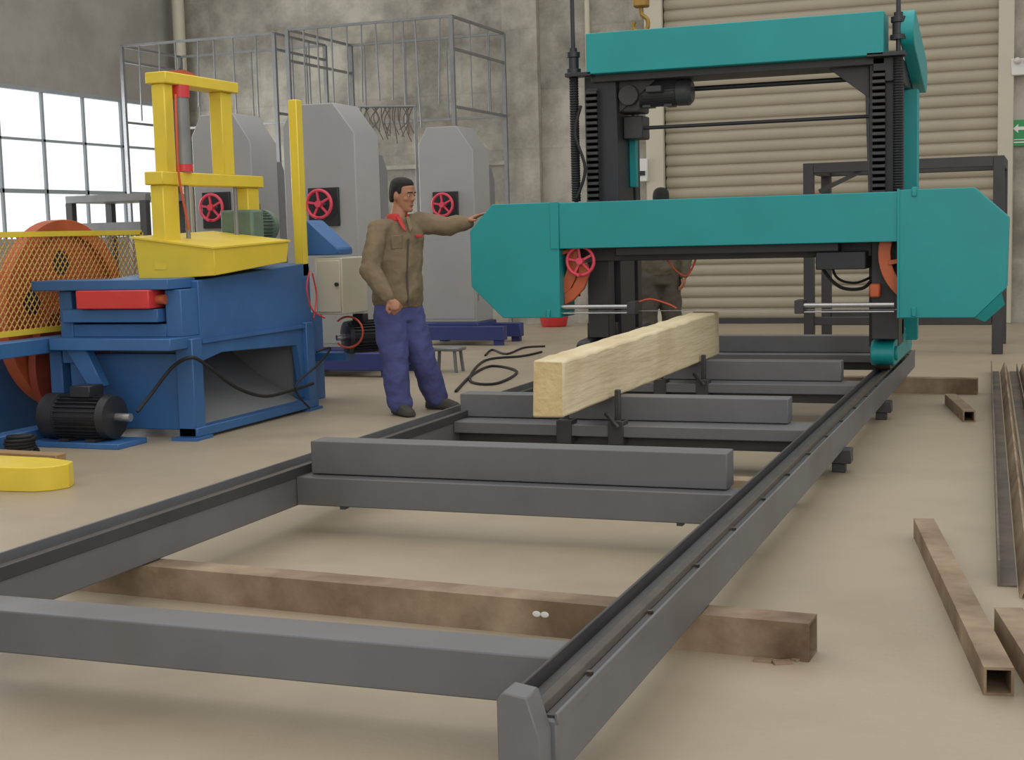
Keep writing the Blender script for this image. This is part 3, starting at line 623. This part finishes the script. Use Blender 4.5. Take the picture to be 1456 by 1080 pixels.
MB().box(-9.99,-8.96,12.86,13.64,1.72,1.8).build('top',galv,fr,.005); MB().box(-9.9,-9.05,12.88,12.94,1.35,1.5).build('cross_rail',galv,fr)
# ---------------------------------------------------------------- people
CL=bpy.data.textures.new('folds','CLOUDS'); CL.noise_scale=.11; CL.noise_depth=2
def bake(o,voxel,sm=4,fold=0):
    r=o.modifiers.new('r','REMESH'); r.mode='VOXEL'; r.voxel_size=voxel; r.use_smooth_shade=True
    s_=o.modifiers.new('s','SMOOTH'); s_.factor=.5; s_.iterations=sm
    if fold:
        d=o.modifiers.new('d','DISPLACE'); d.texture=CL; d.strength=fold; d.mid_level=.5
        s_=o.modifiers.new('s2','SMOOTH'); s_.factor=.5; s_.iterations=1
    return o
def person(label,J,Fv,jm,tm,parentloc,collar=True):
    P=thing('person',label,'person',parentloc)
    f=V((Fv[0],Fv[1],0)).normalized(); l=V((-f.y,f.x,0)); up=V((0,0,1))
    def ell(mb,c,a,b,seg=22): return [V(c)+l*(a*math.cos(2*math.pi*k/seg))+f*(b*math.sin(2*math.pi*k/seg)) for k in range(seg)]
    def loft(mb,rows): mb.rings([ell(mb,c,a,b) for c,a,b in rows])
    def limb(mb,pts,rads):
        pts=[V(p) for p in pts]
        pp,rr=[],[]
        for i in range(len(pts)-1):
            for k in range(5):
                t=k/5; pp.append(pts[i].lerp(pts[i+1],t)); rr.append(rads[i]*(1-t)+rads[i+1]*t)
        pp.append(pts[-1]); rr.append(rads[-1])
        mb.tube(pp,rr,16)
        for p,r in zip(pts,rads): mb.sph(p,r*.995)
    hf=V(J.get('look',f)).normalized(); hl=V((-hf.y,hf.x,0)).normalized(); hu=hf.cross(hl)
    if hu.z<0: hu=-hu
    hc=J['head']
    def hp(a,b,c): return hc+hl*a+hf*b+hu*c
    def hell(z,a,b,off,seg=22): return [hp(a*math.cos(2*math.pi*k/seg),off+b*math.sin(2*math.pi*k/seg),z) for k in range(seg)]
    HM=Matrix((hl,hf,hu)).transposed()
    B=MB()
    B.rings([hell(*r) for r in ((-.118,.026,.024,.056),(-.106,.042,.042,.044),(-.075,.058,.066,.022),(-.03,.068,.086,.006),(.02,.073,.096,0),(.065,.07,.092,-.003),(.1,.05,.066,-.006),(.12,.02,.03,-.006))])
    B.sph(hp(0,.094,-.026),(.017,.016,.013),HM); limb(B,[hp(0,.086,.012),hp(0,.1,-.022)],[.008,.011]); B.sph(hp(0,.083,.024),(.05,.013,.01),HM)
    B.sph(hp(0,.08,-.066),(.028,.013,.014),HM); B.sph(hp(0,.079,-.1),(.024,.016,.016),HM)
    for s_ in (-1,1): B.sph(hp(s_*.073,-.006,-.012),(.01,.019,.031),HM); B.sph(hp(s_*.04,.062,-.026),(.02,.018,.016),HM)
    limb(B,[J['chest']+up*.1,hc-hu*.06-hf*.012],[.066,.056])
    loft(B,[(J['pelvis']-up*.06,.13,.09),(J['pelvis']+up*.04,.14,.095),(J['belly'],.125,.09),(J['chest'],.15,.1),(J['chest']+up*.08,.14,.08),(J['chest']+up*.13,.07,.06)])
    for s_ in 'RL':
        limb(B,[J['sh'+s_],J['el'+s_],J['wr'+s_]],[.05,.04,.028])
        limb(B,[J['hip'+s_],J['kn'+s_],J['an'+s_]],[.075,.052,.036])
        limb(B,[J['an'+s_]-up*.03,J['toe'+s_]],[.034,.026])
        w=J['wr'+s_]; d=V(J['hd'+s_]).normalized(); n=V(J['hn'+s_]); n=(n-d*n.dot(d)).normalized(); ac=d.cross(n)*J.get('ts'+s_,1)
        Mh=Matrix((ac,n,d)).transposed()
        B.sph(w+d*.05,(.043,.018,.054),Mh); limb(B,[w-d*.01,w+d*.03],[.028,.026])
        cu=J.get('cu'+s_,.35)
        for i,Lf in enumerate((.068,.077,.072,.056)):
            p=w+d*.082+ac*((1.5-i)*.022); dd=(d+ac*(1.5-i)*.1).normalized(); pts=[p-d*.02]; ang=0
            for sg in (.45,.3,.25):
                ang+=cu; pts.append(pts[-1]+(dd*math.cos(ang)+n*math.sin(ang))*(Lf*sg+ (.02 if sg==.45 else 0)))
            limb(B,pts,[.0102,.0094,.0088,.008])
        p=w+d*.025+ac*.03; limb(B,[p,p+(d*.5+ac*.75+n*.25).normalized()*.035,p+(d*.5+ac*.75+n*.25).normalized()*.035+(d*.85+ac*.1+n*.5).normalized()*.03],[.014,.012,.01])
    bake(B.build('body',skin,P),.006,3)
    hr=MB(); hr.rings([hell(*r) for r in ((-.06,.046,.03,-.06),(-.04,.062,.048,-.05),(0,.075,.062,-.038),(.035,.078,.078,-.026),(.06,.077,.092,-.012),(.09,.071,.09,-.006),(.114,.05,.07,-.006),(.127,.018,.025,-.006))])
    for s_ in (-1,1): hr.sph(hp(s_*.066,.018,.032),(.011,.022,.03),HM)
    bake(hr.build('hair',hairm,P),.007,3)
    for s_ in (-1,1):
        ey=MB(); ey.sph(hp(s_*.03,.0795,.004),(.012,.009,.0048),HM); e_=ey.build('eye',eyew,P); MB().sph(hp(s_*.03,.087,.004),(.005,.003,.0045),HM).build('iris',hairm,e_)
        q=MB(); q.bar(hp(s_*.012,.097,.026),hp(s_*.05,.082,.025),.006,.008); q.build('eyebrow',hairm,P)
    MB().sph(hp(0,.0915,-.066),(.02,.005,.0045),HM).build('mouth',lipm,P)
    K=MB(); hem=J['pelvis']-up*.04
    loft(K,[(hem,.165,.13),(hem+up*.03,.178,.14),(hem+up*.06,.19,.155),(J['pelvis']+up*.1,.195,.155),(J['belly'],.195,.155),(J['belly']+up*.1,.2,.155),(J['chest'],.2,.145),(J['chest']+up*.07,.185,.12),(J['chest']+up*.12,.125,.09),(J['chest']+up*.16,.085,.075)])
    for s_ in 'RL':
        w=J['wr'+s_]; e_=J['el'+s_]; cuff=e_.lerp(w,.95)
        limb(K,[J['sh'+s_].lerp(J['chest']+up*.1,.45),J['sh'+s_],J['sh'+s_].lerp(e_,.5)+up*0,e_,e_.lerp(w,.6),cuff],[.072,.078,.075,.073,.065,.048])
    bake(K.build('jacket',jm,P),.011,4,.036)
    if collar:
        cl_=MB(); cc=J['chest']+up*.155+f*.005
        n=20; rs=[]
        for k in range(n+1):
            a=math.radians(105)+2*math.pi*k/n*.88
            o_=l*math.cos(a)*.07+f*math.sin(a)*.07
            rs.append([cc+o_*1.3-up*.03,cc+o_*1.1+up*.03,cc+o_*1.0+up*.03,cc+o_*1.12-up*.03])
        cl_.rings(rs); cl_.build('collar',redcl,P,sub=1)
        for s_ in (-1,1):
            zp=MB(); zp.prism([cc+f*.085+up*.0+l*s_*.02,cc+f*.07+up*.01+l*s_*.05,J['chest']+f*.142+up*.08+l*s_*.045,J['chest']+f*.152+up*.05+l*.012*s_],f*.012); zp.build('lapel',redcl if s_<0 else jm,P,.003)
        pk=MB(); pk.obox(J['chest']-up*.02+f*.143-l*.085,(.09,.016,.1),Matrix((l,f,up)).transposed()); pk.build('chest_pocket',jm,P,.006)
        MB().obox(J['chest']+up*.02+f*.15+l*.09,(.05,.014,.022),Matrix((l,f,up)).transposed()).build('chest_tab',redcl,P,.003)
        pl=MB(); pl.tube(smoothpath([J['chest']+f*.16-up*.0,J['belly']+f*.164,J['pelvis']+f*.16-up*.02]),.006,8); pl.build('zip',steelD,P)
    T=MB()
    loft(T,[(J['pelvis']-up*.13,.16,.125),(J['pelvis'],.165,.125),(J['pelvis']+up*.08,.15,.12)])
    for s_ in 'RL':
        kn,an=J['kn'+s_],J['an'+s_]
        limb(T,[J['hip'+s_],J['hip'+s_].lerp(kn,.5),kn,kn.lerp(an,.5),an+up*.01],[.12,.112,.1,.094,.094])
    bake(T.build('trousers',tm,P),.011,4,.036)
    for s_ in 'RL':
        a=J['an'+s_]; t=J['toe'+s_]; d=(t-a); d.z=0; d.normalize(); sd=V((-d.y,d.x,0))
        s2=MB()
        def sec(dist,wd,h0): 
            c_=a+d*dist; return [V((c_.x,c_.y,0))+sd*wd*x_+up*(h0*z_) for x_,z_ in ((-1,0.0),(1,0.0),(1.05,.35),(.8,.85),(.3,1),(-.3,1),(-.8,.85),(-1.05,.35))]
        s2.rings([sec(-.085,.028,.06),sec(-.07,.04,.09),sec(0,.046,.11),(sec(.06,.048,.095)),sec(.12,.052,.075),sec(.17,.046,.06),sec(.205,.028,.045)])
        s2.build('shoe',shoem,P,sub=1)
    return P
T0=10.25
def Q(u,v,dt=0): return W(u,v,t=T0+dt)
J=dict(head=Q(572,277,.0),chest=Q(566,340,.02),belly=Q(564,388,.02),pelvis=Q(566,430,.02),
 shR=Q(537,327,-.12),elR=Q(526,383,-.22),wrR=Q(553,426,-.3),hdR=(.72,-.1,-.62),hnR=(-.3,.85,-.5),cuR=.95,tsR=-1,
 shL=Q(600,317,.12),elL=Q(638,323,.12),wrL=Q(665,316,.12),hdL=(.78,.1,.5),hnL=(.5,.1,-.8),cuL=.15,tsL=-1,
 hipR=Q(553,447,-.03),knR=Q(562,512,-.07),anR=Q(568,578,-.03),hipL=Q(580,447,.08),knL=Q(600,508,.1),anL=Q(620,565,.25),look=V((1,-.18,-.12)))
J['anR'].z=.088; J['anL'].z=.088
J['toeR']=J['anR']+V((.75,-.6,0)).normalized()*.13-V((0,0,.05)); J['toeL']=J['anL']+V((.98,-.15,0)).normalized()*.13-V((0,0,.05))
person('standing man in brown jacket and blue trousers with one hand on the teal saw housing',J,(.78,-.6),jacketm,trousm,V((J['anR'].x+.1,J['anR'].y+.1,0)))
b0=W(942,420,t=13.4); bx_,by_=b0.x,b0.y
def Z(dx,dy,z): return V((bx_,by_,0))+V((R.x,R.y,0)).normalized()*dx+V((FW.x,FW.y,0)).normalized()*dy+V((0,0,z))
J2=dict(head=Z(.0,0,1.535),chest=Z(-.03,.02,1.24),belly=Z(-.03,.02,1.03),pelvis=Z(-.03,.02,.88),
 shR=Z(.15,.0,1.32),elR=Z(.23,-.02,1.08),wrR=Z(.2,-.04,.84),hdR=(.0,-.1,-1),hnR=(-1,0,.1),
 shL=Z(-.2,.04,1.32),elL=Z(-.23,.1,1.06),wrL=Z(-.12,.25,.95),hdL=(.5,.5,-.2),hnL=(.5,0,-.9),tsL=-1,
 hipL=Z(-.11,.02,.84),knL=Z(-.15,.02,.45),anL=Z(-.18,.0,.085),hipR=Z(.06,.03,.84),knR=Z(.09,.05,.45),anR=Z(.12,.06,.085),look=V((-.2,1,-.25)))
J2['toeR']=J2['anR']+V((-.1,.12,-.05)); J2['toeL']=J2['anL']+V((-.1,.12,-.05))
person('man in olive brown work clothes standing behind the teal saw beam with his back turned',J2,(-.25,1),jacket2,trous2,V((bx_,by_,0)),collar=False)
# ---------------------------------------------------------------- light
w=bpy.data.worlds.new('world'); S.world=w; w.use_nodes=True; w.node_tree.nodes['Background'].inputs[0].default_value=(.99,.98,.97,1); w.node_tree.nodes['Background'].inputs[1].default_value=.84
def area(loc,rot,size,e,col=(1,1,1),sy=None):
    a=bpy.data.lights.new('area','AREA'); a.energy=e; a.size=size; a.color=col
    if sy: a.shape='RECTANGLE'; a.size_y=sy
    o=bpy.data.objects.new('area_light',a); COL.objects.link(o); o.location=loc; o.rotation_euler=rot; return o
area((-3,8,6.4),(0,0,0),9,200,(1,.97,.92),10)
area((XL+.1,14.0,2.4),(0,math.radians(-90),0),1.9,210,(.94,.97,1),7)
area((2.5,-3.2,3.6),(math.radians(72),0,math.radians(18)),6,190,(1,.97,.92),3)  # added soft fill behind the camera to brighten upright faces
